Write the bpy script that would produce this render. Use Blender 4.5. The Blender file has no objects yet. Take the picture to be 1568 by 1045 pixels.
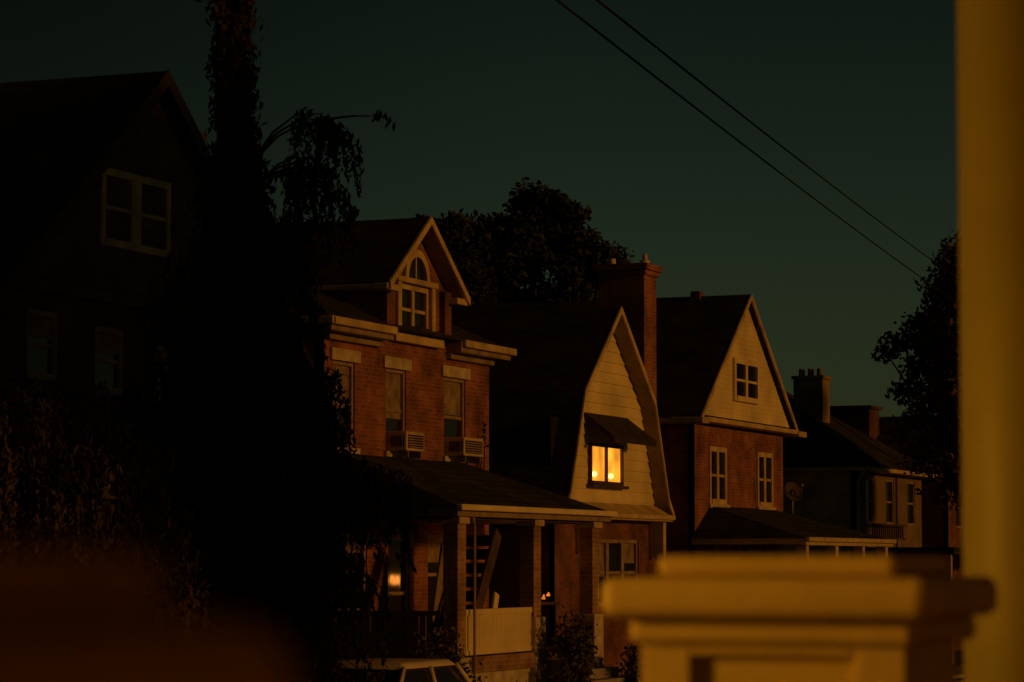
import bpy, math, random, bmesh
import numpy as np
from mathutils import Vector, Matrix
random.seed(7); np.random.seed(7)
scene = bpy.context.scene
COL = scene.collection

# ------------------------------------------------------------------ materials
def nt(name):
    m = bpy.data.materials.new(name); m.use_nodes = True
    t = m.node_tree; b = t.nodes['Principled BSDF']
    return m, t, b
def L(t, a, b): t.links.new(a, b)
def plain(name, col, rough=0.6, var=0.25, scale=3.0, bump=0.1, metal=0.0, spec=0.3):
    m, t, b = nt(name)
    tc = t.nodes.new('ShaderNodeTexCoord')
    n = t.nodes.new('ShaderNodeTexNoise'); n.inputs['Scale'].default_value = scale; n.inputs['Detail'].default_value = 6
    L(t, tc.outputs['Object'], n.inputs['Vector'])
    r = t.nodes.new('ShaderNodeMapRange'); r.inputs[1].default_value = .3; r.inputs[2].default_value = .7
    r.inputs[3].default_value = 1-var; r.inputs[4].default_value = 1+var
    L(t, n.outputs['Fac'], r.inputs[0])
    mx = t.nodes.new('ShaderNodeVectorMath'); mx.operation = 'SCALE'; mx.inputs[0].default_value = col
    L(t, r.outputs[0], mx.inputs['Scale']); L(t, mx.outputs[0], b.inputs['Base Color'])
    b.inputs['Roughness'].default_value = rough; b.inputs['Metallic'].default_value = metal
    b.inputs['Specular IOR Level'].default_value = spec
    if bump:
        n2 = t.nodes.new('ShaderNodeTexNoise'); n2.inputs['Scale'].default_value = scale*8
        L(t, tc.outputs['Object'], n2.inputs['Vector'])
        bp = t.nodes.new('ShaderNodeBump'); bp.inputs['Strength'].default_value = bump; bp.inputs['Distance'].default_value = .02
        L(t, n2.outputs['Fac'], bp.inputs['Height']); L(t, bp.outputs[0], b.inputs['Normal'])
    return m
def brickmat(name, c1, c2, mortar, w=.22, h=.075, ms=.012, rough=.85, bump=.5):
    m, t, b = nt(name)
    tc = t.nodes.new('ShaderNodeTexCoord'); sp = t.nodes.new('ShaderNodeSeparateXYZ')
    L(t, tc.outputs['Object'], sp.inputs[0])
    ad = t.nodes.new('ShaderNodeMath'); ad.operation = 'ADD'
    L(t, sp.outputs[0], ad.inputs[0]); L(t, sp.outputs[1], ad.inputs[1])
    cb = t.nodes.new('ShaderNodeCombineXYZ'); L(t, ad.outputs[0], cb.inputs[0]); L(t, sp.outputs[2], cb.inputs[1])
    br = t.nodes.new('ShaderNodeTexBrick'); L(t, cb.outputs[0], br.inputs['Vector'])
    br.inputs['Color1'].default_value = (*c1, 1); br.inputs['Color2'].default_value = (*c2, 1)
    br.inputs['Mortar'].default_value = (*mortar, 1); br.inputs['Scale'].default_value = 1
    br.inputs['Brick Width'].default_value = w; br.inputs['Row Height'].default_value = h
    br.inputs['Mortar Size'].default_value = ms; br.inputs['Mortar Smooth'].default_value = .2
    n = t.nodes.new('ShaderNodeTexNoise'); n.inputs['Scale'].default_value = 1.3; n.inputs['Detail'].default_value = 8
    L(t, tc.outputs['Object'], n.inputs['Vector'])
    r = t.nodes.new('ShaderNodeMapRange'); r.inputs[1].default_value = .3; r.inputs[2].default_value = .7
    r.inputs[3].default_value = .45; r.inputs[4].default_value = 1.45
    L(t, n.outputs['Fac'], r.inputs[0])
    mx = t.nodes.new('ShaderNodeVectorMath'); mx.operation = 'SCALE'
    L(t, br.outputs['Color'], mx.inputs[0]); L(t, r.outputs[0], mx.inputs['Scale'])
    L(t, mx.outputs[0], b.inputs['Base Color']); b.inputs['Roughness'].default_value = rough
    b.inputs['Specular IOR Level'].default_value = .2
    bp = t.nodes.new('ShaderNodeBump'); bp.invert = True; bp.inputs['Strength'].default_value = bump; bp.inputs['Distance'].default_value = .012
    L(t, br.outputs['Fac'], bp.inputs['Height']); L(t, bp.outputs[0], b.inputs['Normal'])
    return m
def emis(name, col, st, scale=4, lo=.55, hi=1.4):
    m, t, b = nt(name)
    b.inputs['Base Color'].default_value = (.5, .3, .1, 1)
    tc = t.nodes.new('ShaderNodeTexCoord')
    n = t.nodes.new('ShaderNodeTexNoise'); n.inputs['Scale'].default_value = scale; n.inputs['Detail'].default_value = 1
    L(t, tc.outputs['Object'], n.inputs['Vector'])
    r = t.nodes.new('ShaderNodeMapRange'); r.inputs[1].default_value = .3; r.inputs[2].default_value = .7
    r.inputs[3].default_value = st*lo; r.inputs[4].default_value = st*hi
    L(t, n.outputs['Fac'], r.inputs[0])
    b.inputs['Emission Color'].default_value = (*col, 1); L(t, r.outputs[0], b.inputs['Emission Strength'])
    return m

BRICK = brickmat('red_brick', (.31, .10, .045), (.2, .062, .03), (.26, .16, .1))
BRICK_D = brickmat('dark_brick', (.24, .08, .05), (.17, .06, .035), (.15, .1, .07))
BRICK_H1 = brickmat('darkened_brick', (.13, .045, .03), (.1, .035, .02), (.09, .06, .04))  # darker brick colour carries the shade on the left gabled house
BRICK_L = brickmat('buff_brick', (.40, .21, .10), (.30, .14, .07), (.4, .31, .2), w=.2, h=.085, bump=.8)
SHINGLE = brickmat('roof_shingle', (.05, .047, .04), (.03, .028, .025), (.015, .014, .013), w=.3, h=.11, ms=.01, rough=.95)
CREAM = plain('cream_trim_paint', (.56, .43, .19), .5, .3, 2.0)
WHITE = plain('cream_siding_paint', (.74, .62, .30), .6, .22, .8)
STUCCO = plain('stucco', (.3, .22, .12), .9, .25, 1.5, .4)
H1SIDE = plain('brown_shingle_siding', (.13, .085, .05), .9, .3, 1.5, .4)  # siding colour lowered, with the left house's shade put into it
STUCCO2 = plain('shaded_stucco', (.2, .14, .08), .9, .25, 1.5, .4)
STONE = plain('limestone', (.5, .42, .28), .85, .3, 4, .5)
CONC = plain('concrete', (.32, .3, .27), .9, .2, 2, .3)
WOOD = plain('dark_wood', (.08, .05, .03), .7, .4, 3, .3)
SASH = plain('window_sash_paint', (.3, .22, .12), .6, .3, 3, .1)
DARK = plain('dark_interior', (.012, .01, .008), .9, .3, 2, 0)
CURT = plain('curtain_cloth', (.26, .19, .11), .9, .4, 5, .1)
AWN = plain('awning_canvas', (.04, .03, .022), .9, .3, 3, .1)
METAL = plain('grey_metal', (.22, .2, .18), .5, .2, 6, .05, .3)
BARK = plain('bark', (.05, .038, .026), .95, .4, 8, .8)
LEAFC = plain('conifer_needles', (.042, .03, .018), .9, .6, 1.5, 0, spec=.1)
LEAFB = plain('broadleaf', (.035, .042, .018), .85, .6, .6, 0, spec=.1)
LEAFM = plain('maple_leaf', (.16, .11, .045), .85, .5, 1.2, 0, spec=.15)
LEAFS = plain('shrub_leaf', (.085, .07, .03), .85, .5, 2.0, 0, spec=.15)
ASPH = plain('asphalt', (.05, .05, .05), .9, .25, 4, .4)
GRASS = plain('grass', (.04, .055, .02), .95, .5, 1, .6)
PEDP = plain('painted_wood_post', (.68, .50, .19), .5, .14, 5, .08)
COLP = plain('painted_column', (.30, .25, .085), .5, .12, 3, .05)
PIER = plain('pier_render', (.5, .33, .15), .9, .2, 5, .2)
LIT = emis('lit_window_curtain', (1, .36, .025), 1.05, 1.6, .55, 1.5)
BULB = emis('lamp_bulb_glow', (1, .62, .12), 5, 1)
EMBER = emis('warm_lantern_glow', (1, .22, .015), .9, 8)
def glassmat():
    m, t, b = nt('window_glass')
    b.inputs['Base Color'].default_value = (.02, .016, .012, 1); b.inputs['Roughness'].default_value = .12
    b.inputs['Specular IOR Level'].default_value = .5
    tc = t.nodes.new('ShaderNodeTexCoord'); n = t.nodes.new('ShaderNodeTexNoise'); n.inputs['Scale'].default_value = 1.5
    L(t, tc.outputs['Object'], n.inputs['Vector'])
    bp = t.nodes.new('ShaderNodeBump'); bp.inputs['Strength'].default_value = .2; bp.inputs['Distance'].default_value = .05
    L(t, n.outputs['Fac'], bp.inputs['Height']); L(t, bp.outputs[0], b.inputs['Normal'])
    return m
GLASS = glassmat()
CARP = plain('car_paint', (.72, .62, .4), .35, .05, 2, 0, 0, .5)
TYRE = plain('tyre_rubber', (.02, .02, .02), .9)

# ------------------------------------------------------------------ helpers
def empty(name, loc):
    e = bpy.data.objects.new(name, None); e.location = loc; COL.objects.link(e)
    e.empty_display_size = .5
    return e
def mesh(par, name, V, F, mat, smooth=False):
    me = bpy.data.meshes.new(name)
    if par is not None:
        o = Vector(par.location)
        V = [tuple(Vector(v)-o) for v in V]
    me.from_pydata([tuple(v) for v in V], [], F); me.validate(); me.update()
    me.materials.append(mat)
    if smooth:
        for p in me.polygons: p.use_smooth = True
    ob = bpy.data.objects.new(name, me); COL.objects.link(ob)
    if par is not None: ob.parent = par
    return ob
BF = [(0,3,2,1),(4,5,6,7),(0,1,5,4),(1,2,6,5),(2,3,7,6),(3,0,4,7)]
def bv(x0,x1,y0,y1,z0,z1):
    return [(x0,y0,z0),(x1,y0,z0),(x1,y1,z0),(x0,y1,z0),(x0,y0,z1),(x1,y0,z1),(x1,y1,z1),(x0,y1,z1)]
def boxes(par, name, lst, mat, bevel=0, seg=2):
    V, F = [], []
    for b in lst:
        k = len(V); V += bv(*b); F += [tuple(i+k for i in f) for f in BF]
    ob = mesh(par, name, V, F, mat)
    if bevel:
        md = ob.modifiers.new('bevel', 'BEVEL'); md.width = bevel; md.segments = seg
    return ob
def tube(V, F, p0, p1, r0, r1, n=8):
    p0 = Vector(p0); p1 = Vector(p1); d = (p1-p0).normalized()
    a = d.orthogonal().normalized(); b = d.cross(a); k = len(V)
    for p, r in ((p0, r0), (p1, r1)):
        for i in range(n):
            t = 2*math.pi*i/n; V.append(tuple(p+a*math.cos(t)*r+b*math.sin(t)*r))
    for i in range(n):
        j = (i+1) % n; F.append((k+i, k+j, k+n+j, k+n+i))
    F.append(tuple(k+i for i in range(n))[::-1]); F.append(tuple(k+n+i for i in range(n)))
def tubes(par, name, segs, mat, n=8):
    V, F = [], []
    for s in segs: tube(V, F, *s, n=n)
    return mesh(par, name, V, F, mat, True)
def prism_x(par, name, poly, x0, x1, mat):
    n = len(poly); V = [(x0, y, z) for y, z in poly]+[(x1, y, z) for y, z in poly]
    F = [tuple(range(n))[::-1], tuple(range(n, 2*n))]+[(i, (i+1) % n, n+(i+1) % n, n+i) for i in range(n)]
    return mesh(par, name, V, F, mat)
def prism_y(par, name, poly, y0, y1, mat):
    n = len(poly); V = [(x, y0, z) for x, z in poly]+[(x, y1, z) for x, z in poly]
    F = [tuple(range(n)), tuple(range(n, 2*n))[::-1]]+[(i, n+i, n+(i+1) % n, (i+1) % n) for i in range(n)]
    return mesh(par, name, V, F, mat)
def shell(par, name, prof, x0, x1, th, mat, dz=0):
    up = [(y, z+dz) for y, z in prof]; lo = [(y, z+dz-th) for y, z in prof]
    n = len(prof); V = []
    for x in (x0, x1): V += [(x, y, z) for y, z in up]+[(x, y, z) for y, z in lo]
    F = []
    for i in range(n-1):
        F += [(i, i+1, 2*n+i+1, 2*n+i), (n+i, 3*n+i, 3*n+i+1, n+i+1)]
        F += [(i, n+i, n+i+1, i+1), (2*n+i, 2*n+i+1, 3*n+i+1, 3*n+i)]
    F += [(0, 2*n, 3*n, n), (n-1, 2*n-1, 4*n-1, 3*n-1)]
    return mesh(par, name, V, F, mat)
def front_wall(par, name, x, y0, y1, z0, z1, holes, mat, rev=.14):
    ys = sorted({y0, y1, *[h[0] for h in holes], *[h[1] for h in holes]})
    zs = sorted({z0, z1, *[h[2] for h in holes], *[h[3] for h in holes]})
    V, F = [], []
    def q(*p):
        k = len(V); V.extend(p); F.append((k, k+1, k+2, k+3))
    for a, b in zip(ys, ys[1:]):
        for c, d in zip(zs, zs[1:]):
            my, mz = (a+b)/2, (c+d)/2
            if any(h[0] < my < h[1] and h[2] < mz < h[3] for h in holes): continue
            q((x, a, c), (x, b, c), (x, b, d), (x, a, d))
    for a, b, c, d in holes:
        q((x, a, c), (x-rev, a, c), (x-rev, b, c), (x, b, c)); q((x, a, d), (x, b, d), (x-rev, b, d), (x-rev, a, d))
        q((x, a, c), (x, a, d), (x-rev, a, d), (x-rev, a, c)); q((x, b, c), (x-rev, b, c), (x-rev, b, d), (x, b, d))
    return mesh(par, name, V, F, mat)
def window(par, name, x, y0, y1, z0, z1, cols=1, sash=True, trim=CREAM, pane=GLASS, w=.07, curtain=0, mull=.7):
    xb = x-.11; xf = x-.03
    B = [(xb, xf, y0, y0+w, z0, z1), (xb, xf, y1-w, y1, z0, z1),
         (xb, xf, y0+w, y1-w, z1-w, z1), (xb, xf+.03, y0+w, y1-w, z0, z0+w)]
    cw = (y1-y0)/cols; q = w*mull
    for i in range(1, cols):
        B.append((xb, xf-.01, y0+cw*i-q, y0+cw*i+q, z0+w, z1-w))
    zm = (z0+z1)/2
    if sash:
        for i in range(cols):
            a = y0+cw*i+(w if i == 0 else q); b = y0+cw*(i+1)-(w if i == cols-1 else q)
            B.append((xb, xf-.03, a, b, zm-.03, zm+.03))
    boxes(par, name+'_frame', B, trim)
    mesh(par, name+'_pane', [(xb+.02, y0, z0), (xb+.02, y1, z0), (xb+.02, y1, z1), (xb+.02, y0, z1)], [(0, 1, 2, 3)], pane)
    if curtain:
        zc = z1-w-(z1-z0)*curtain
        mesh(par, name+'_blind', [(xb+.026, y0+w, zc), (xb+.026, y1-w, zc), (xb+.026, y1-w, z1-w), (xb+.026, y0+w, z1-w)], [(0, 1, 2, 3)], CURT)
def siding(par, name, x, half, z0, z1, mat, step=.2, lip=.022):
    V, F = [], []; z = z0
    while z < z1-.01:
        zt = min(z+step, z1); a, b = half(z); c, d = half(zt); k = len(V)
        V += [(x+lip, a, z), (x+lip, b, z), (x, d, zt), (x, c, zt), (x, a, z), (x, b, z)]
        F += [(k, k+1, k+2, k+3), (k, k+4, k+5, k+1)]
        z = zt
    return mesh(par, name, V, F, mat)
def interp(prof, z, side):
    for (ya, za), (yb, zb) in zip(prof, prof[1:]):
        if min(za, zb) <= z <= max(za, zb)+1e-6 and za != zb:
            if (side == 0 and zb > za) or (side == 1 and zb < za):
                t = (z-za)/(zb-za); return ya+(yb-ya)*t
    return None
def hip(par, name, x0, x1, y0, y1, z, rise, mat, inset=None):
    m = (y0+y1)/2; i = inset or (y1-y0)/2
    V = [(x0, y0, z), (x1, y0, z), (x1, y1, z), (x0, y1, z), (x0+i, m, z+rise), (x1-i, m, z+rise)]
    F = [(0, 1, 5, 4), (1, 2, 5), (2, 3, 4, 5), (3, 0, 4), (0, 3, 2, 1)]
    return mesh(par, name, V, F, mat)
def leaves(par, name, C, size, mat, down=0.0, elong=1.6):
    C = np.asarray(C, float); N = len(C)
    d = np.random.normal(size=(N, 3)); d[:, 2] -= down*2; d /= np.linalg.norm(d, axis=1)[:, None]
    e = np.random.normal(size=(N, 3)); e -= (e*d).sum(1)[:, None]*d; e /= np.linalg.norm(e, axis=1)[:, None]
    s = size*np.random.uniform(.55, 1.35, N)[:, None]
    a = d*s*elong/2; b = e*s/2
    off = np.array(par.location) if par is not None else 0
    P = np.stack([C-a, C+b*.9-a*.1, C+a, C-b*.9-a*.1], 1).reshape(-1, 3)-off
    me = bpy.data.meshes.new(name); me.vertices.add(4*N); me.vertices.foreach_set('co', P.ravel())
    me.loops.add(4*N); me.loops.foreach_set('vertex_index', np.arange(4*N))
    me.polygons.add(N); me.polygons.foreach_set('loop_start', np.arange(0, 4*N, 4)); me.polygons.foreach_set('loop_total', np.full(N, 4))
    me.update(); me.validate(); me.materials.append(mat)
    ob = bpy.data.objects.new(name, me); COL.objects.link(ob)
    if par is not None: ob.parent = par
    return ob
def broadleaf(name, base, trunk_h, c, r, nclump, nleaf, size, mat=LEAFB, cr=.9, extra=(), tr=.25, qmin=.3):
    p = empty(name, base); b = Vector(base); c = Vector(c); segs = []
    fork = Vector((b.x+.1, b.y, b.z+trunk_h)); segs.append((b, fork, tr, tr*.7))
    cl = []
    for i in range(nclump):
        v = np.random.normal(size=3); v /= np.linalg.norm(v); q = np.random.uniform(qmin, 1.0)**.5
        cl.append((Vector((c.x+v[0]*r[0]*q, c.y+v[1]*r[1]*q, c.z+v[2]*r[2]*q)), cr*random.uniform(.55, 1.2)))
    for e in extra: cl.append((Vector(e[0]), e[1]))
    for cc, rr in cl[::max(1, len(cl)//26)]+cl[len(cl)-len(extra):]:
        mid = fork.lerp(cc, .5)+Vector((0, 0, .4)); segs += [(fork, mid, tr*.3, tr*.16), (mid, cc, tr*.16, .02)]
    segs.append((fork, c, tr*.7, tr*.25))
    tubes(p, 'trunk_and_limbs', segs, BARK, 7)
    P = []
    for cc, rr in cl:
        n = int(nleaf*(rr/cr)**2); v = np.random.normal(size=(n, 3)); v /= np.linalg.norm(v, axis=1)[:, None]
        v *= (np.random.uniform(0, 1, n)**.6)[:, None]*rr*np.random.uniform(.8, 1.2, n)[:, None]; v[:, 2] *= .75
        P.append(v+np.array(cc))
    leaves(p, 'foliage', np.concatenate(P), size, mat)
    return p

# ------------------------------------------------------------------ ground
boxes(None, 'ground', [(-600, 600, -200, 1200, -.5, 0)], GRASS)
mesh(None, 'road', [(-15.2, -150, .004), (-6, -150, .004), (-6, 800, .004), (-15.2, 800, .004)], [(0, 1, 2, 3)], ASPH)
boxes(None, 'kerb', [(-15.35, -15.2, -150, 800, -.1, .13), (-6, -5.85, -150, 800, -.1, .13)], CONC)
boxes(None, 'sidewalk', [(-17.9, -16.4, -150, 800, -.1, .08), (-4.6, -3.2, -150, 800, -.1, .08)], CONC)
mesh(None, 'road_centre_line', [(-10.7, -150, .008), (-10.55, -150, .008), (-10.55, 800, .008), (-10.7, 800, .008)], [(0, 1, 2, 3)], CREAM)

XF = -21.5
# ================================================================== HOUSE 1
h = empty('gabled_house', (-21.5, 38.5, 0))
pr = [(33.1, 6.2), (38.3, 10.45), (43.5, 6.2)]
wy0, wy1 = 34.1, 42.9
holes = [(34.8, 35.7, 5.5, 6.5), (36.7, 37.6, 5.4, 6.4), (38.5, 39.5, 5.15, 6.25), (35.5, 37.2, 2.4, 4.0)]
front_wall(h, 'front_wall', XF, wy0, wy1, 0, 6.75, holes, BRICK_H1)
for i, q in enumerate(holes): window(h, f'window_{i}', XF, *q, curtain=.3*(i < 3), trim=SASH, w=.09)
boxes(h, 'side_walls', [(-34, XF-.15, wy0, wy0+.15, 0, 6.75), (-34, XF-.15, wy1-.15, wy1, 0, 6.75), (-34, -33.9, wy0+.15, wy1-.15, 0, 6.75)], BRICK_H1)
boxes(h, 'interior', [(XF-.16, XF-.15, wy0, wy1, 0, 6.75)], DARK)
g1 = lambda z: (38.3-(10.27-z)*1.22, 38.3+(10.27-z)*1.22)
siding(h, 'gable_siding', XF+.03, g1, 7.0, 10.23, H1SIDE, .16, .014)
boxes(h, 'gable_beam', [(XF, XF+.14, wy0, wy1, 6.75, 7.0), (XF+.14, XF+.2, wy0, wy1, 6.93, 7.0)], H1SIDE)
window(h, 'attic_window', XF+.1, 36.75, 38.85, 7.6, 8.78, cols=2, trim=CREAM, w=.11, mull=1.3)
shell(h, 'roof', pr, -34.3, XF+.28, .14, SHINGLE)
shell(h, 'rake_board', pr, XF+.28, XF+.32, .26, WOOD, .012)
boxes(h, 'chimney', [(-22.9, -22.3, 41.0, 41.5, 7.3, 9.85), (-22.95, -22.25, 40.95, 41.55, 9.85, 10.0)], BRICK_L)

# ================================================================== HOUSE 2
h = empty('brick_house', (-21.5, 48.2, 0)); Y0, Y1 = 44.5, 52.0
wz0, wz1 = 4.9, 6.42
holes = [(44.87, 45.75, wz0, wz1), (47.08, 47.98, wz0, wz1), (49.75, 50.8, wz0, wz1),
         (49.0, 50.1, 1.9, 3.4), (47.2, 48.15, 1.28, 3.35), (45.0, 46.3, 2.0, 3.4)]
front_wall(h, 'front_wall', XF, Y0, Y1, 0, 7.0, holes, BRICK)
for i, q in enumerate(holes): window(h, f'window_{i}', XF, *q, curtain=(.5, .55, .42, .3, 0, .2)[i], trim=SASH, w=.07)
boxes(h, 'interior', [(XF-.17, XF-.16, Y0, Y1, 0, 7.0)], DARK)
boxes(h, 'side_walls', [(-33, XF-.17, Y0, Y0+.16, 0, 7.0), (-33, XF-.17, Y1-.16, Y1, 0, 7.0), (-33, -32.9, Y0+.16, Y1-.16, 0, 7)], BRICK_D)
boxes(h, 'lintels_and_sills', [(XF-.01, XF+.05, q[0]-.15, q[1]+.15, wz1, wz1+.21) for q in holes[:3]] +
      [(XF-.02, XF+.07, q[0]-.1, q[1]+.1, wz0-.1, wz0) for q in holes[:3]], STONE)
XE = -21.14
hip(h, 'main_roof', -33.4, XE-.02, 44.1, 52.4, 7.1, 2.1, SHINGLE)
boxes(h, 'cornice', [(XF, XE-.03, 44.12, 46.72, 6.88, 7.095), (XF, XE-.03, 49.85, 52.36, 6.88, 7.095),
      (-33.3, XF, 44.12, 44.5, 6.88, 7.095), (-33.3, XF, 52.0, 52.36, 6.88, 7.095),
      (XF, XF+.12, 44.5, 46.72, 6.76, 6.878), (XF, XF+.12, 49.85, 52.0, 6.76, 6.878)], SASH, .02)
boxes(h, 'gutter', [(XE-.03, XE+.06, 44.0, 46.7, 6.98, 7.12), (XE-.03, XE+.06, 49.87, 52.45, 6.98, 7.12), (-33.2, XE+.06, 43.98, 44.1, 6.98, 7.12)], CREAM, .02)
dy0, dy1, dm = 46.85, 49.75, 48.3
front_wall(h, 'dormer_front', XF+.02, dy0, dy1, 7.0, 8.1, [(47.62, 48.98, 7.1, 8.02)], BRICK)
window(h, 'dormer_window', XF+.04, 47.62, 48.98, 7.1, 8.02, cols=2, trim=CREAM, w=.09)
prism_x(h, 'dormer_gable', [(dy0, 8.1), (dy1, 8.1), (dm, 9.08)], XF-.1, XF+.02, BRICK)
boxes(h, 'dormer_cheeks', [(-25.5, XF+.01, dy0, dy0+.1, 7.0, 8.1), (-25.5, XF+.01, dy1-.1, dy1, 7.0, 8.1)], STUCCO)
boxes(h, 'dormer_corner_piers', [(XF+.02, XF+.14, dy0-.03, dy0+.28, 7.12, 8.02), (XF+.02, XF+.14, dy1-.28, dy1+.03, 7.12, 8.02)], BRICK_D)
boxes(h, 'dormer_window_surround', [(XF+.02, XF+.09, 47.44, 47.6, 7.12, 8.04), (XF+.02, XF+.09, 49.0, 49.16, 7.12, 8.04),
      (XF+.02, XF+.16, 47.2, 49.4, 6.92, 7.09), (XF+.02, XF+.12, 47.38, 49.22, 8.04, 8.14)], CREAM, .01)
V, F = [], []; n = 20; AZ = 8.142
for k, (r, x) in enumerate(((.56, XF+.1), (.42, XF+.1), (.56, XF+.02), (.42, XF+.02))):
    for i in range(n+1):
        a = math.pi*i/n; V.append((x, dm-math.cos(a)*r, AZ+math.sin(a)*r))
m_ = n+1
for i in range(n):
    F += [(i, i+1, m_+i+1, m_+i), (i, 2*m_+i, 2*m_+i+1, i+1), (m_+i, m_+i+1, 3*m_+i+1, 3*m_+i)]
mesh(h, 'dormer_arch', V, F, CREAM)
mesh(h, 'dormer_fanlight', [(XF+.03, dm, AZ)]+[(XF+.03, dm-math.cos(math.pi*i/n)*.43, AZ+math.sin(math.pi*i/n)*.43) for i in range(n+1)],
     [(0, i+1, i+2) for i in range(n)], GLASS)
boxes(h, 'fanlight_bars', [(XF+.032, XF+.06, dm-.02, dm+.02, AZ, AZ+.42)], CREAM)
dpr = [(46.45, 7.93), (dm, 9.3), (50.15, 7.93)]; DX = XF+.33
shell(h, 'dormer_roof', dpr, -29, DX, .1, SHINGLE)
shell(h, 'dormer_rake', dpr, DX, DX+.05, .15, CREAM, .012)
shell(h, 'dormer_soffit', [(46.47, 7.82), (dm, 9.19), (50.13, 7.82)], XF+.03, DX-.005, .03, STUCCO)
boxes(h, 'dormer_eave_returns', [(XF+.03, DX, 46.42, 46.95, 7.79, 7.91), (XF+.03, DX, 49.65, 50.2, 7.79, 7.91),
                              (-26, XF+.03, 46.42, 46.84, 7.81, 7.9)], CREAM, .015)
# porch
px1, py0, py1, EZ = -18.8, 44.15, 51.75, 3.84
mesh(h, 'porch_roof', [(XF, py0+1.0, 4.8), (XF, py1-1.0, 4.8), (px1, py0, EZ), (px1, py1, EZ), (XF, py0, EZ), (XF, py1, EZ)],
     [(0, 2, 3, 1), (0, 4, 2), (1, 3, 5), (4, 5, 3, 2)], SHINGLE)
boxes(h, 'porch_fascia', [(px1-.22, px1-.03, py0+.03, py1-.03, EZ-.18, EZ-.004), (XF, px1-.22, py0+.03, py0+.2, EZ-.18, EZ-.004), (XF, px1-.22, py1-.2, py1-.03, EZ-.18, EZ-.004)], SASH, .01)
boxes(h, 'porch_gutter', [(px1-.03, px1+.08, py0-.03, py1+.03, EZ-.08, EZ+.025)], WHITE, .02)
P = [44.45, 47.95, 51.0]; pa, pb = -19.22, -18.95
boxes(h, 'porch_piers', [(pa, pb, y, y+.36, 1.9 if i else 1.28, EZ-.185) for i, y in enumerate(P)], BRICK_L)
boxes(h, 'pier_bases', [(pa-.09, pb+.07, y-.07, y+.43, .2, 1.9) for y in P[1:]]+[(pa-.09, pb+.07, P[0]-.07, P[0]+.43, .1, 1.27)], STONE, .02)
boxes(h, 'pier_caps', [(pa-.05, pb+.05, y-.05, y+.41, EZ-.3, EZ-.183) for y in P], CREAM)
boxes(h, 'porch_floor', [(XF, pb-.03, 44.4, 51.6, 1.1, 1.26)], WOOD)
boxes(h, 'porch_foundation', [(pa, pb-.05, 44.4, 48, 0, 1.1), (XF, pa, 44.4, 44.6, 0, 1.1)], STONE)
boxes(h, 'porch_skirt', [(pb-.03, pb+.06, 44.9, 47.85, 1.0, 1.27)], BRICK_L)
R = [(pb-.1, pb, 44.82, 47.88, 1.98, 2.08), (pb-.1, pb, 44.82, 47.88, 1.3, 1.38)]
y = 44.83
while y < 47.8: R.append((pb-.08, pb-.025, y, y+.122, 1.38, 1.98)); y += .128
boxes(h, 'porch_railing', R, WHITE)
boxes(h, 'side_railing', [(XF+.1, pa-.1, 44.5, 44.58, 1.98, 2.06), (XF+.1, pa-.1, 44.5, 44.58, 1.3, 1.38)]+[(XF+.12+.13*i, XF+.22+.13*i, 44.52, 44.56, 1.38, 1.98) for i in range(15)], SASH)
boxes(h, 'porch_ceiling', [(XF, pb-.03, 44.3, 51.6, EZ-.22, EZ-.19)], WOOD)
boxes(h, 'front_steps', [(pb+.3*i, pb+.3+.3*i, 48.5, 50.8, 0, 1.1-.18*i) for i in range(6)], CONC)
tubes(h, 'downspout', [((pb+.1, 44.85, EZ-.1), (pb+.1, 44.95, 3.5), .025, .025), ((pb+.1, 44.95, 3.5), (pb+.1, 44.95, .5), .025, .025)], SASH)
# window air conditioners: casing, dark louvred front and sides, drip lip
for i, (a, b) in enumerate(((47.12, 47.94), (49.8, 50.76))):
    z0, z1, xo = 4.905, 5.26, XF+.40
    boxes(h, f'air_conditioner_{i}', [(XF-.05, xo, a, b, z0, z1)], CREAM, .02)
    boxes(h, f'air_conditioner_recess_{i}', [(xo+.001, xo+.006, a+.06, b-.06, z0+.05, z1-.06), (XF+.08, xo-.05, a-.006, a-.001, z0+.08, z1-.08)], DARK)
    boxes(h, f'air_conditioner_louvres_{i}', [(xo+.006, xo+.018, a+.06, b-.06, z0+.065+.045*k, z0+.085+.045*k) for k in range(5)] +
          [(XF+.08+.045*k, XF+.1+.045*k, a-.014, a-.006, z0+.08, z1-.08) for k in range(6)], SASH)
    boxes(h, f'air_conditioner_bracket_{i}', [(XF+.0, xo-.02, a+.1, a+.14, z0-.12, z0-.005), (XF+.0, xo-.02, b-.14, b-.1, z0-.12, z0-.005)], METAL)
def stalks(name, base, hgt, n, spread, mat=LEAFS, size=.06):
    p = empty(name, base); segs = []; P = []
    for i in range(n):
        a = Vector(base)+Vector((random.uniform(-1, 1)*spread*.3, random.uniform(-1, 1)*spread*.5, 0))
        b = a+Vector((random.uniform(-1, 1)*spread*.5, random.uniform(-1, 1)*spread*.6, hgt*random.uniform(.5, 1)))
        segs.append((a, b, .012, .004))
        for k in range(14):
            q = a.lerp(b, random.uniform(.15, 1)); P.append(q+Vector([random.gauss(0, .04) for _ in range(3)]))
    tubes(p, 'stems', segs, BARK, 5); leaves(p, 'foliage', P, size, mat)
stalks('climbing_vine', (-21.38, 51.3, 4.7), .9, 4, .2, LEAFC)
lb = empty('leaning_stair', (-20, 46, 1.26))
def lean(nm, x, y, tilt, lst, m):
    o = boxes(lb, nm, [(-20+a, -20+b, 46+c, 46+d, 1.26+e, 1.26+f) for a, b, c, d, e, f in lst], m)
    o.data.transform(Matrix.Translation((x+20, y-46, 0)) @ Matrix.Rotation(-tilt, 4, 'X'))
lean('stringers', -19.9, 45.2, .62, [(0, .05, 0, .3, 0, 2.75), (.65, .7, 0, .3, 0, 2.75)], WOOD)
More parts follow.
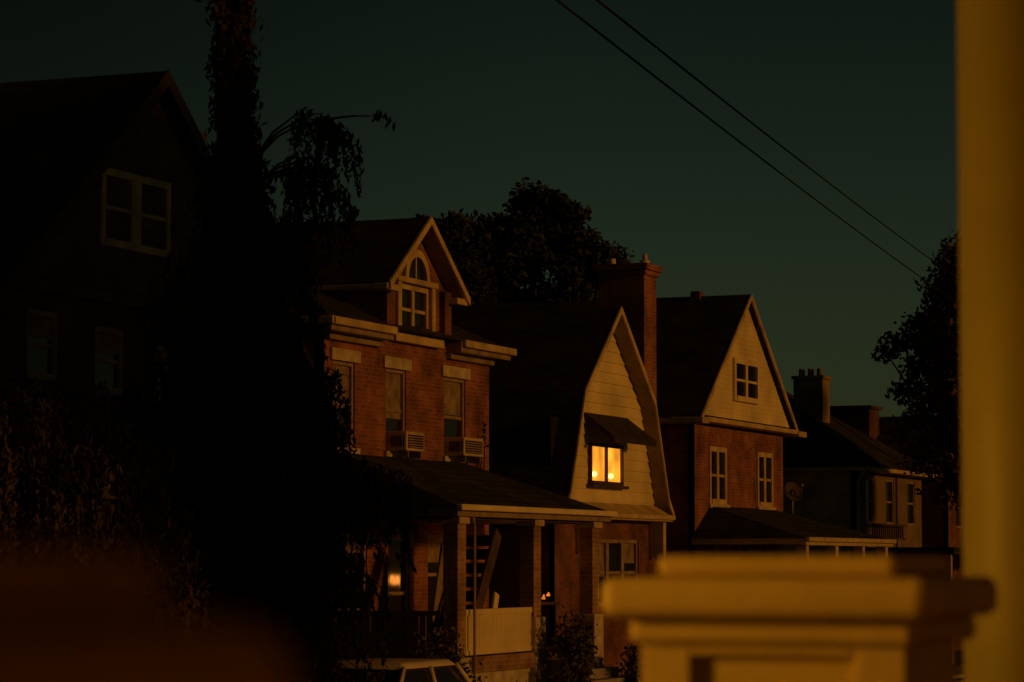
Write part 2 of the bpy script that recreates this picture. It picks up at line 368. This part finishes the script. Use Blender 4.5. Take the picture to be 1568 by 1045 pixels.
lean('treads', -19.9, 45.2, .62, [(.051, .649, .02, .28, .15+.3*i, .2+.3*i) for i in range(9)], WOOD)
lean('board_grey', -20.4, 46.4, .33, [(0, .04, 0, .45, 0, 2.1)], CURT)
lean('slat_white', -19.45, 46.9, .3, [(0, .04, 0, .2, 0, 1.15)], WHITE)
lan = empty('porch_lantern', (-20.0, 50.3, 2.1))
for i, (dy, dz, hh) in enumerate(((0, 0, .15), (.3, -.06, .08), (.55, .0, .06), (-.2, .06, .07))):
    V, F = [], []
    tube(V, F, (-19.8, 50.3+dy, 2.25+dz), (-19.8, 50.3+dy+.03, 2.25+dz+hh), .04, .01, 8)
    mesh(lan, f'flame_{i}', V, F, EMBER, True)
boxes(lan, 'lantern_table', [(-20.1, -19.6, 49.9, 50.95, 2.08, 2.13), (-20.05, -20.0, 49.95, 50.0, 1.27, 2.08), (-19.7, -19.65, 50.85, 50.9, 1.27, 2.08)], WOOD)
ll = bpy.data.lights.new('lantern_light', 'POINT'); ll.energy = 5; ll.color = (1, .3, .04); ll.shadow_soft_size = .1; ll.specular_factor = 0
lo = bpy.data.objects.new('lantern_light', ll); COL.objects.link(lo); lo.parent = lan; lo.location = (-.4, .1, .45)

# ================================================================== HOUSE 3 (white gambrel)
XG = -21.87
h = empty('gambrel_house', (-21.8, 59.7, 0)); m = 59.75
prof = [(m-3.6, 4.0), (m-3.25, 4.35), (m-2.3, 6.6), (m, 8.58), (m+2.3, 6.6), (m+3.25, 4.35), (m+3.6, 4.0)]
shell(h, 'roof', prof, -33, XG+.35, .14, SHINGLE)
shell(h, 'rake_board', prof, XG+.35, XG+.39, .16, CREAM, .012)
sp = [(a, b-.145) for a, b in prof]
shell(h, 'rake_soffit', sp, XG+.03, XG+.345, .02, SASH)
siding(h, 'gable_siding', XG, lambda z: (interp(sp, z, 0), interp(sp, z, 1)), 4.0, 8.4, WHITE, .24, .03)
window(h, 'lit_window', XG+.14, 58.5, 60.6, 4.6, 5.5, cols=2, sash=False, trim=WOOD, pane=LIT, w=.07)
boxes(h, 'lit_window_sill', [(XG+.03, XG+.2, 58.4, 60.7, 4.52, 4.59)], WOOD)
for i, (y, z) in enumerate(((58.8, 4.82), (59.85, 4.8))):
    bm = bmesh.new(); bmesh.ops.create_uvsphere(bm, u_segments=12, v_segments=8, radius=.06)
    me = bpy.data.meshes.new('bulb'); bm.to_mesh(me); bm.free(); me.materials.append(BULB)
    o = bpy.data.objects.new(f'lit_window_bulb_{i}', me); COL.objects.link(o); o.parent = h
    o.location = Vector((XG+.07, y, z))-Vector(h.location)
prism_y(h, 'awning', [(XG+.03, 6.15), (XG+.72, 5.62), (XG+.72, 5.5), (XG+.69, 5.5), (XG+.03, 6.05)], 58.3, 61.1, AWN)
boxes(h, 'pent_cornice', [(XG, XG+.38, m-3.5, m+3.5, 3.82, 3.94), (XG+.38, XG+.45, m-3.5, m+3.5, 3.86, 3.97)], CREAM, .015)
prism_y(h, 'pent_roof', [(XG+.02, 4.2), (XG+.41, 3.975), (XG+.02, 3.975)], m-3.2, m+3.2, CREAM)
front_wall(h, 'front_wall', XG, m-3.2, m+3.2, 0, 3.82, [(58.9, 61.9, 1.9, 3.4)], BRICK_D)
for i in range(3): window(h, f'front_window_{i}', XG, 58.9+i, 59.9+i, 1.9, 3.4, trim=SASH, curtain=(.5, 0, .3)[i], w=.09)
boxes(h, 'front_window_brackets', [(XG+.02, XG+.36, 62.6, 62.8, 3.0, 3.8), (XG+.02, XG+.3, 57.8, 57.95, 3.1, 3.8)], CREAM)
boxes(h, 'side_walls', [(-33, XG-.15, m-3.2, m-3.05, 0, 4.2), (-33, XG-.15, m+3.05, m+3.2, 0, 4.2)], BRICK_D)
boxes(h, 'interior', [(XG-.17, XG-.16, m-3.0, m+3.0, 0, 6)], DARK)

# ================================================================== HOUSE 4
h = empty('brick_house', (-21.5, 68.6, 0)); Y0, Y1, m = 64.9, 72.3, 68.55
holes = [(66.0, 67.35, 4.3, 5.7), (69.95, 71.3, 4.3, 5.7), (66.2, 68.4, 1.5, 3.0), (69.5, 71, 1.2, 3.0)]
front_wall(h, 'front_wall', XF, Y0, Y1, 0, 6.2, holes, BRICK)
for i, q in enumerate(holes): window(h, f'window_{i}', XF+.06, *q, cols=2 if i < 2 else 1, trim=CREAM, w=.12)
boxes(h, 'sills', [(XF, XF+.08, q[0]-.1, q[1]+.1, q[2]-.1, q[2]) for q in holes[:2]], STONE)
boxes(h, 'interior', [(XF-.17, XF-.16, Y0, Y1, 0, 6.2)], DARK)
boxes(h, 'side_walls', [(-33, XF-.17, Y0, Y0+.15, 0, 6.2), (-33, XF-.17, Y1-.15, Y1, 0, 6.2)], BRICK_D)
pr = [(m-4.1, 6.33), (m-3.6, 6.75), (m, 9.62), (m+3.6, 6.75), (m+4.1, 6.33)]
shell(h, 'roof', pr, -33, XF+.3, .13, SHINGLE)
shell(h, 'rake_board', pr, XF+.3, XF+.34, .15, CREAM, .012)
sp4 = [(a, b-.135) for a, b in pr]
siding(h, 'gable_siding', XF+.16, lambda z: (interp(sp4, z, 0), interp(sp4, z, 1)), 6.42, 9.45, WHITE, .12, .012)
boxes(h, 'gable_cornice', [(XF, XF+.38, Y0-.1, Y1+.1, 6.24, 6.36)], CREAM, .02)
boxes(h, 'eave_returns', [(XF-.4, XF+.42, Y1+.1, Y1+.85, 6.18, 6.33), (XF-.4, XF+.42, Y0-.6, Y0-.1, 6.18, 6.33), (-33, XF-.4, Y0-.6, Y0-.0, 6.2, 6.3)], CREAM, .02)
window(h, 'attic_window', XF+.27, 67.4, 69.45, 6.88, 7.95, cols=2, trim=WHITE, w=.13)
boxes(h, 'ridge_vent', [(-22.75, -22.5, 68.4, 68.7, 9.5, 9.74)], BRICK_D)
boxes(h, 'chimney_stack', [(-23.6, -22.45, 64.0, 64.89, 0, 9.75)], BRICK)
boxes(h, 'chimney_corbel', [(-23.66, -22.39, 63.94, 64.95, 9.75, 9.87), (-23.72, -22.33, 63.88, 65.01, 9.87, 10.02)], BRICK, .01)
tubes(h, 'chimney_pots', [((-23.4, 64.4, 10.02), (-23.4, 64.4, 10.2), .1, .08), ((-22.6, 64.5, 10.02), (-22.6, 64.5, 10.14), .13, .12), ((-22.6, 64.5, 10.16), (-22.6, 64.5, 10.3), .07, .05)], CREAM)
px1, py0, py1 = -18.65, 64.6, 72.8
mesh(h, 'porch_roof', [(XF, py0+1.5, 4.25), (XF, py1-1.5, 4.25), (px1, py0, 3.45), (px1, py1, 3.45), (XF, py0, 3.45), (XF, py1, 3.45)],
     [(0, 2, 3, 1), (0, 4, 2), (1, 3, 5), (4, 5, 3, 2)], SHINGLE)
boxes(h, 'porch_fascia', [(px1-.2, px1-.02, py0+.03, py1-.03, 3.28, 3.446), (XF, px1-.2, py0+.03, py0+.2, 3.3, 3.446), (px1-.02, px1+.07, py0, py1, 3.37, 3.47)], CREAM, .01)
boxes(h, 'porch_posts', [(-19.0, -18.75, y, y+.25, 1, 3.28) for y in (64.9, 67.5, 70, 72.3)], CREAM)
boxes(h, 'porch_floor', [(XF, -18.7, 64.8, 72.6, 0, 1.0)], CONC)

# satellite dish
d = empty('satellite_dish', (-21.3, 72.7, 4.6)); V, F = [], []
ax = Vector((.6, -.5, .3)).normalized(); u = ax.orthogonal().normalized(); w_ = ax.cross(u); c0 = Vector((-21.35, 72.75, 4.75))
V.append(c0-ax*.08)
for k in range(1, 5):
    for i in range(20):
        a = i*math.pi/10; r = .27*k/4; V.append(c0+u*math.cos(a)*r+w_*math.sin(a)*r-ax*(.08*(1-(k/4)**2)))
for i in range(20): F.append((0, 1+i, 1+(i+1) % 20))
for k in range(3):
    for i in range(20): F.append((1+20*k+i, 1+20*k+(i+1) % 20, 21+20*k+(i+1) % 20, 21+20*k+i))
mesh(d, 'dish', V, F, WOOD, True)
tubes(d, 'mast_and_arm', [((-21.4, 72.8, 4.0), (-21.4, 72.8, 4.75), .03, .03), (c0-w_*.25, c0+ax*.4, .015, .015), (c0+ax*.35, c0+ax*.45, .045, .045)], METAL)

# ================================================================== HOUSE 5, 6, 7
h = empty('stucco_house', (-21.5, 83.5, 0)); Y0, Y1 = 79.7, 87.4
holes = [(80.7, 81.7, 4.0, 5.35), (83, 84, 4.0, 5.35), (85.6, 86.6, 4.0, 5.35)]
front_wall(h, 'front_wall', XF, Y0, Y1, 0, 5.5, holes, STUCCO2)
for i, q in enumerate(holes): window(h, f'window_{i}', XF, *q, trim=SASH)
boxes(h, 'interior', [(XF-.17, XF-.16, Y0, Y1, 0, 5.5)], DARK)
boxes(h, 'side_walls', [(-32, XF-.17, Y0, Y0+.15, 0, 5.5), (-32, XF-.17, Y1-.15, Y1, 0, 5.5)], CREAM)
hip(h, 'roof', -32.5, -21.0, Y0-.5, Y1+.5, 5.62, 2.6, SHINGLE, inset=4.0)
boxes(h, 'eaves', [(-32.4, -21.02, Y0-.48, Y1+.48, 5.5, 5.61)], CREAM)
tubes(h, 'downspout', [((-21.1, 79.3, 5.55), (-21.45, 79.6, 5.2), .05, .05), ((-21.45, 79.6, 5.2), (-21.45, 79.6, .3), .05, .05)], CREAM)
boxes(h, 'chimney', [(-24.1, -23.2, 82.2, 83, 6.5, 8.35), (-24.15, -23.15, 82.15, 83.05, 8.35, 8.45)], STUCCO)
tubes(h, 'chimney_pots', [((-23.95+.28*i, 82.6, 8.45), (-23.95+.28*i, 82.6, 8.68), .1, .09) for i in range(3)], BRICK_L)
boxes(h, 'porch_roof', [(XF, -18.7, Y0, Y1, 3.1, 3.3)], SHINGLE)
boxes(h, 'porch_posts', [(-19.0, -18.8, y, y+.2, 0, 3.1) for y in (79.8, 83.4, 87.1)], CREAM)
boxes(h, 'balcony_rail', [(XF+.25, XF+.3, 80.4, 84.2, 3.95, 4.0), (XF+.25, XF+.3, 80.4, 84.2, 3.55, 3.6)]+[(XF+.25, XF+.29, 80.4+.25*i, 80.45+.25*i, 3.6, 3.95) for i in range(15)], WOOD)
h = empty('brick_house', (-21.5, 96, 0)); Y0, Y1 = 91, 99.5
holes = [(92+2.3*i, 93+2.3*i, 4.0, 5.3) for i in range(3)]
front_wall(h, 'front_wall', XF, Y0, Y1, 0, 5.7, holes, BRICK_D)
for i, q in enumerate(holes): window(h, f'window_{i}', XF, *q, trim=SASH)
boxes(h, 'side_walls', [(-33, XF-.17, Y0, Y0+.15, 0, 5.7), (-33, XF-.17, Y1-.15, Y1, 0, 5.7)], BRICK_D)
boxes(h, 'interior', [(XF-.17, XF-.16, Y0, Y1, 0, 5.7)], DARK)
hip(h, 'roof', -33, -21, Y0-.5, Y1+.5, 5.75, 2.1, SHINGLE, inset=1.5)
boxes(h, 'eaves', [(-32.9, -21.03, Y0-.45, Y1+.45, 5.6, 5.74)], SASH)
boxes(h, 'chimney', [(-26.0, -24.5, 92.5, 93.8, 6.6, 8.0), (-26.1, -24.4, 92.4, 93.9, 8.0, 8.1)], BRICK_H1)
boxes(h, 'porch_roof', [(XF, -18.7, Y0, Y1, 3.1, 3.3)], SHINGLE)
boxes(h, 'porch_posts', [(-19.0, -18.8, y, y+.2, 0, 3.1) for y in (91.2, 95, 99.1)], CREAM)
h = empty('gabled_house', (-21.5, 108, 0))
boxes(h, 'walls', [(-33, XF, 104, 112, 0, 5.5)], BRICK_D)
shell(h, 'roof', [(103.5, 5.4), (108, 8.2), (112.5, 5.4)], -33, -21, .15, SHINGLE)
prism_x(h, 'gable', [(104, 5.5), (112, 5.5), (108, 8)], XF-.3, XF, WHITE)

# ================================================================== trees
def weeping(name, base, height, prof, nb, extra=(), mat=LEAFC, size=.05, lean=(0, 0), droop=.9, strands=9, step=.03, low=.85):
    p = empty(name, base); b = Vector(base); segs = []; P = []
    top = b+Vector((lean[0], lean[1], height))
    K = 10; pts = [b.lerp(top, (k/K))+Vector((math.sin(k*1.3)*.08, math.cos(k*1.7)*.06, 0)) for k in range(K+1)]
    for k in range(K): segs.append((pts[k], pts[k+1], .2*(1-k/K)+.02, .2*(1-(k+1)/K)+.02))
    def strand(q, ln):
        n = int(ln/step)+3; sx, sy = random.gauss(0, .12), random.gauss(0, .12); wob = random.uniform(.012, .04)
        for i in range(n):
            t = i/n; P.append((q.x+sx*t+random.gauss(0, wob), q.y+sy*t+random.gauss(0, wob), q.z-ln*t))
    def branch(o, tip, lift, k, ln, t0=.1):
        mid = o.lerp(tip, .5)+Vector((0, 0, lift*2)); bz = lambda t: o*(1-t)**2+mid*(2*t*(1-t))+tip*t*t
        for j in range(4):
            segs.append((bz(j/4), bz((j+1)/4), .022-.005*j, .017-.005*j))
        for i in range(k):
            strand(bz(random.uniform(t0, 1))+Vector([random.gauss(0, .03) for _ in range(3)]), ln*random.uniform(.2, 1.15))
    for i in range(nb):
        z = random.uniform(.02, 1)**low*height; t = z/height; o = b.lerp(top, t)
        R = np.interp(z, [q[0] for q in prof], [q[1] for q in prof])*random.uniform(.4, 1.12)
        a = random.uniform(0, 2*math.pi)
        tip = o+Vector((math.cos(a)*R, math.sin(a)*R, -R*.15*random.uniform(-.5, 2)))
        branch(o, tip, R*.18, strands, droop*min(1, .3+R*.6))
    for e in extra: branch(Vector(e[0]), Vector(e[1]), *e[2:])
    tubes(p, 'trunk_and_branches', segs, BARK, 5); leaves(p, 'foliage', P, size, mat, down=.8, elong=2.4)
    return p
bx, by = -17.0, 33.25
def RR(ds, z, dd=0): return (bx+ds*.9272-dd*.3746, by+ds*.3746+dd*.9272, z)
prof = [(0, 2.0), (2.5, 1.95), (3.5, 1.85), (4.4, 1.4), (5.5, 1.1), (6.4, .9), (7.2, .6), (8, .42), (8.6, .22), (9.4, .15), (10.5, .13), (12.5, .12)]
ex = []
for k in range(3): ex.append((RR(-.15, 8.1), RR(1.05+.12*k, 8.6-.1*k, random.uniform(-.15, .15)), .42, 13, .7, .5))
ex.append((RR(.75, 8.68), RR(1.72, 8.74, .1), .06, 4, .12, .3))
for k in range(5): ex.append((RR(0, 7.9), RR(.85+.1*k, 8.1-.14*k, random.uniform(-.2, .2)), .22, 12, .85, .3))
for k in range(6): ex.append((RR(0, 7.0), RR(.72, 7.5-.25*k, random.uniform(-.3, .3)), .2, 12, .8))
for k in range(9): ex.append((RR(0, 7.0-.1*k), RR(-1.15-.06*k, 7.0-.12*k, random.uniform(-.4, .4)), .2, 11, .75))
for k in range(6): ex.append((RR(-.2, 8.2-.1*k), RR(-.75, 7.9-.12*k, random.uniform(-.3, .3)), .15, 10, .6))
for k in range(8): ex.append((RR(0, 4.2), RR(1.9+.05*k, 4.05-.1*k, random.uniform(-.5, .5)), .15, 12, .8))
for k in range(10): ex.append((RR(0, 5.2), RR(1.2, 5.3-.2*k, random.uniform(-.5, .5)), .2, 14, 1.1))
for k in range(12): ex.append((RR(0, 5.4), RR(-1.5-.04*k, 5.7-.15*k, random.uniform(-.5, .5)), .2, 13, 1.1))
weeping('weeping_spruce_tree', (bx, by, 0), 11.6, prof, 560, ex, lean=(-.42, -.18), strands=13, size=.052)
WIL = plain('weeping_birch_leaves', (.085, .064, .04), .9, .7, 1.2, 0, spec=.1)
weeping('weeping_birch_tree', (-17.4, 28.6, 0), 4.9, [(0, 1.7), (3, 2.0), (4.2, 1.7), (4.9, .9)], 300, mat=WIL, droop=1.8, strands=10, size=.05, step=.035, low=.6)
weeping('weeping_birch_tree', (-18.6, 32.2, 0), 4.7, [(0, 1.7), (3, 2.0), (4.2, 1.7), (4.7, .9)], 250, mat=LEAFC, droop=1.6, strands=10, size=.055, step=.035, low=.6)

broadleaf('maple_tree', (-44.8, 114, 0), 6, (-44.8, 114, 13.2), (4.0, 3.7, 5.6), 300, 300, .19, cr=.85, tr=.35, qmin=.5)
broadleaf('maple_tree', (-46.9, 108, 0), 5, (-46.9, 108, 13.3), (2.1, 2.0, 4.3), 70, 340, .19, cr=.8)
broadleaf('street_maple_tree', (-17.4, 79.5, 0), 3, (-17.05, 79.5, 8.3), (2.7, 2.5, 4.4), 190, 260, .125, cr=.72, mat=LEAFM,
          extra=[((-19.4, 78.9, 9.6), .55), ((-19.9, 78.7, 9.1), .6), ((-20.3, 78.6, 8.8), .45), ((-19.5, 78.8, 8.3), .55), ((-20.0, 78.8, 7.7), .4), ((-19.3, 79, 7.2), .55), ((-19.7, 79, 6.9), .45), ((-18.8, 79, 10.4), .5), ((-18.9, 79, 6.2), .55), ((-20.0, 78.8, 6.5), .35), ((-18.6, 79, 5.4), .55)])
broadleaf('added_shade_tree', (-3.2, 39.4, 0), 4, (-2.8, 38.6, 9.2), (3.2, 4.6, 4.6), 130, 100, .5, cr=1.2)  # unseen tree, added to keep sun off the left gabled house
broadleaf('added_shade_tree', (-2.4, 31, 0), 3, (-2.0, 31.5, 8.0), (3, 4.5, 4), 80, 80, .5, cr=1.2)  # second unseen tree, added to darken the spruce
def shrub(name, c, r, n, mat=LEAFS, size=.06):
    p = empty(name, (c[0], c[1], 0)); P = []; segs = []
    for i in range(n):
        v = np.random.normal(size=3); v /= np.linalg.norm(v); q = np.array(c)+v*np.array(r)*random.uniform(.4, 1)
        q[2] = max(q[2], .1); segs.append(((c[0], c[1], 0), tuple(q), .015, .004))
        P.append(q+np.random.normal(size=(50, 3))*.1)
    tubes(p, 'stems', segs, BARK, 4); leaves(p, 'foliage', np.concatenate(P), size, mat)
shrub('garden_shrub', (-18.3, 48.3, 1.2), (.3, .5, .8), 45)
shrub('garden_shrub', (-17.8, 50.6, .8), (.4, .7, .7), 45)
shrub('garden_shrub', (-18.0, 52.8, 1.0), (.5, .8, .9), 60)
shrub('garden_shrub', (-18.2, 45.6, .3), (.3, .9, .35), 35)
shrub('garden_shrub', (-18.6, 42.8, .9), (.5, .9, .9), 60)
shrub('garden_shrub', (-19, 56, 1.0), (.6, 1.2, 1.0), 60)

# ================================================================== utility poles and wires
def pole(name, x, y, hgt, arm):
    p = empty(name, (x, y, 0))
    tubes(p, 'pole', [((x, y, 0), (x, y, hgt), .16, .11)], WOOD, 12)
    boxes(p, 'crossarm', [(x-.9, x+.9, y-.05, y+.05, arm, arm+.12)], WOOD)
    tubes(p, 'insulators', [((x+o, y, arm+.12), (x+o, y, arm+.26), .04, .03) for o in (-.8, -.3, .3, .8)], METAL)
pole('utility_pole', -18.95, 84.2, 11.6, 11.0); pole('utility_pole', -7.0, 4.7, 8.8, 8.2)
def wire(par, nm, a, b, sag):
    a = Vector(a); b = Vector(b); n = 40
    pts = [a.lerp(b, i/n)-Vector((0, 0, sag*4*(i/n)*(1-i/n))) for i in range(n+1)]
    tubes(par, nm, [(pts[i], pts[i+1], .014, .014) for i in range(n)], DARK, 5)
w = empty('overhead_wires', (-12, 45, 9))
def ext(f, n_, k): f = Vector(f); n_ = Vector(n_); return f+(n_-f)*k
wire(w, 'wire_lower', (-19, 84, 10.3), ext((-19, 84, 10.3), (-9.75, 23, 8.66), 1.3), .18)
wire(w, 'wire_upper', (-19, 84, 11.05), ext((-19, 84, 11.05), (-9.3, 23.2, 8.57), 1.3), .18)

# ================================================================== parked car
X = -16.5; yc = 36.5; c = empty('parked_car', (X, yc, 0))
def loft(par, nm, secs, mat, bevel=.05):
    V, F = [], []; n = len(secs[0])
    for s in secs: V += s
    for i in range(len(secs)-1):
        for j in range(n): F.append((i*n+j, i*n+(j+1) % n, (i+1)*n+(j+1) % n, (i+1)*n+j))
    F.append(tuple(range(n))[::-1]); F.append(tuple((len(secs)-1)*n+j for j in range(n)))
    o = mesh(par, nm, V, F, mat); md = o.modifiers.new('b', 'BEVEL'); md.width = bevel; md.segments = 3; md.angle_limit = .5
    for p in o.data.polygons: p.use_smooth = True
    return o
def rect(z, ya, yb, w): return [(X-w, ya, z), (X+w, ya, z), (X+w, yb, z), (X-w, yb, z)]
loft(c, 'body', [rect(.28, yc-2.15, yc+2.15, .8), rect(.6, yc-2.25, yc+2.25, .87), rect(.97, yc-2.2, yc+2.15, .84)], CARP, .08)
loft(c, 'greenhouse_glass', [rect(.97, yc-1.75, yc+1.15, .78), rect(1.44, yc-1.2, yc+.6, .64)], GLASS, .04)
loft(c, 'roof', [rect(1.44, yc-1.27, yc+.67, .67), rect(1.53, yc-1.1, yc+.5, .6)], CARP, .04)
tubes(c, 'pillars', [((X+sx*.79, yc+a, .97), (X+sx*.66, yc+b, 1.46), .04, .035) for sx in (-1, 1) for a, b in ((-1.75, -1.2), (-.3, -.3), (1.15, .6))], CARP)
tubes(c, 'wheels', [((X+sx*.7, yc+a, .32), (X+sx*.89, yc+a, .32), .32, .32) for sx in (-1, 1) for a in (-1.35, 1.35)], TYRE, 20)
boxes(c, 'lights_and_bumper', [(X-.8, X-.5, yc-2.28, yc-2.2, .65, .8), (X+.5, X+.8, yc-2.28, yc-2.2, .65, .8), (X-.8, X+.8, yc-2.32, yc-2.2, .35, .52)], METAL, .02)

# ================================================================== near porch (where the photographer stands)
p = empty('porch_pedestal', (-1.1, 3.82, 1.3))
boxes(p, 'cap_top', [(-1.267, -.935, 3.66, 3.97, 2.8795, 2.908)], PEDP, .01, 3)
boxes(p, 'cap_slab', [(-1.33, -.878, 3.6, 4.03, 2.824, 2.879)], PEDP, .018, 3)
boxes(p, 'cap_moulding', [(-1.298, -.905, 3.63, 4.0, 2.79, 2.8235)], PEDP, .01)
boxes(p, 'shaft', [(-1.27, -.93, 3.66, 3.97, 1.3, 2.7895)], PEDP)
boxes(p, 'shaft_stiles', [(-1.285, -1.215, 3.645, 3.6595, 1.3, 2.7895), (-.99, -.92, 3.645, 3.6595, 1.3, 2.7895), (-1.215, -.99, 3.645, 3.6595, 2.775, 2.7895)], PEDP, .003)
p = empty('porch_column', (-1.065, 5.12, 1.3))
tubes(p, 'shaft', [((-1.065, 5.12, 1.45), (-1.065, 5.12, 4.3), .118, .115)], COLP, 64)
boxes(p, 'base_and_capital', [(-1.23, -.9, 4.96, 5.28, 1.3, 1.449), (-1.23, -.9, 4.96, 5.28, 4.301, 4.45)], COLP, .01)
p = empty('porch_pier', (-.45, .65, 1.3))
boxes(p, 'cap_top', [(-.66, -.394, .56, .715, 2.885, 2.9025)], PIER, .008, 3)
boxes(p, 'cap_slab', [(-.68, -.353, .55, .728, 2.80, 2.8845)], PIER, .02, 4)
boxes(p, 'shaft', [(-.66, -.365, .56, .715, 1.3, 2.7995)], PIER)
p = empty('near_house', (1.5, 2, 0))
boxes(p, 'sun_block_wall', [(1.5, 8, -8, 8, 0, 7.5)], SASH)  # unseen wall, added to block sun from the pedestal and bounce lamp light
boxes(p, 'porch_floor', [(-1.5, 1.499, -3, 5.5, 0, 1.299)], WOOD)
boxes(p, 'porch_roof', [(-1.6, 1.499, -3, 5.6, 4.451, 4.65)], WOOD)
p = empty('street_lamp', (-4.8, 2.0, 0))
tubes(p, 'lamp_post', [((-4.8, 2.0, 0), (-4.8, 2.0, 3.5), .07, .05)], METAL, 12)
boxes(p, 'lamp_hood', [(-4.95, -4.65, 1.85, 2.15, 3.85, 3.92)], METAL, .02)
tubes(p, 'lamp_globe', [((-4.8, 2.0, 3.5), (-4.8, 2.0, 3.85), .09, .13)], BULB, 12)
ld = bpy.data.lights.new('lamp_light', 'POINT'); ld.energy = 310; ld.color = (1, .43, .025); ld.shadow_soft_size = .15
lo = bpy.data.objects.new('lamp_light', ld); COL.objects.link(lo); lo.parent = p; lo.location = (.25, .1, 3.65)

# ================================================================== light
el, az = math.radians(10), math.radians(91.5)
Ld = Vector((math.sin(az)*math.cos(el), math.cos(az)*math.cos(el), math.sin(el)))
s = bpy.data.lights.new('sun', 'SUN'); s.energy = .7; s.color = (1, .36, .04); s.angle = math.radians(4)
so = bpy.data.objects.new('sun', s); COL.objects.link(so); so.rotation_euler = Ld.to_track_quat('Z', 'Y').to_euler(); so.location = (30, 30, 30)
wd = bpy.data.worlds.new('World'); scene.world = wd; wd.use_nodes = True; t = wd.node_tree
bg = t.nodes['Background']; sk = t.nodes.new('ShaderNodeTexSky'); sk.sky_type = 'NISHITA'; sk.sun_disc = False
sk.sun_elevation = el; sk.sun_rotation = az
mx = t.nodes.new('ShaderNodeVectorMath'); mx.operation = 'MULTIPLY'; mx.inputs[1].default_value = (.82, 1.0, .62)
L(t, sk.outputs[0], mx.inputs[0])
tc = t.nodes.new('ShaderNodeTexCoord'); sp = t.nodes.new('ShaderNodeSeparateXYZ'); L(t, tc.outputs['Generated'], sp.inputs[0])
r1 = t.nodes.new('ShaderNodeMapRange'); r1.inputs[1].default_value = .03; r1.inputs[2].default_value = .24; r1.inputs[3].default_value = 1.15; r1.inputs[4].default_value = .45
r1.interpolation_type = 'SMOOTHSTEP'; L(t, sp.outputs[2], r1.inputs[0])
r2 = t.nodes.new('ShaderNodeMapRange'); r2.inputs[1].default_value = -.56; r2.inputs[2].default_value = -.33; r2.inputs[3].default_value = .4; r2.inputs[4].default_value = 1.0
r2.interpolation_type = 'SMOOTHSTEP'; L(t, sp.outputs[0], r2.inputs[0])
mm = t.nodes.new('ShaderNodeMath'); mm.operation = 'MULTIPLY'; L(t, r1.outputs[0], mm.inputs[0]); L(t, r2.outputs[0], mm.inputs[1])
m2 = t.nodes.new('ShaderNodeVectorMath'); m2.operation = 'SCALE'; L(t, mx.outputs[0], m2.inputs[0]); L(t, mm.outputs[0], m2.inputs['Scale'])
L(t, m2.outputs[0], bg.inputs['Color']); bg.inputs['Strength'].default_value = .0066

# ================================================================== camera
cd = bpy.data.cameras.new('camera'); cam = bpy.data.objects.new('camera', cd); COL.objects.link(cam)
cd.lens = 100; cd.sensor_width = 36; cd.clip_end = 3000; cd.clip_start = .05
cam.location = (0, 0, 2.9); cam.rotation_euler = (math.radians(90+4.43), 0, math.radians(22))
cd.dof.use_dof = True; cd.dof.focus_distance = 66; cd.dof.aperture_fstop = 5.6
scene.camera = cam
scene.view_settings.view_transform = 'Standard'; scene.view_settings.look = 'None'; scene.view_settings.exposure = 0
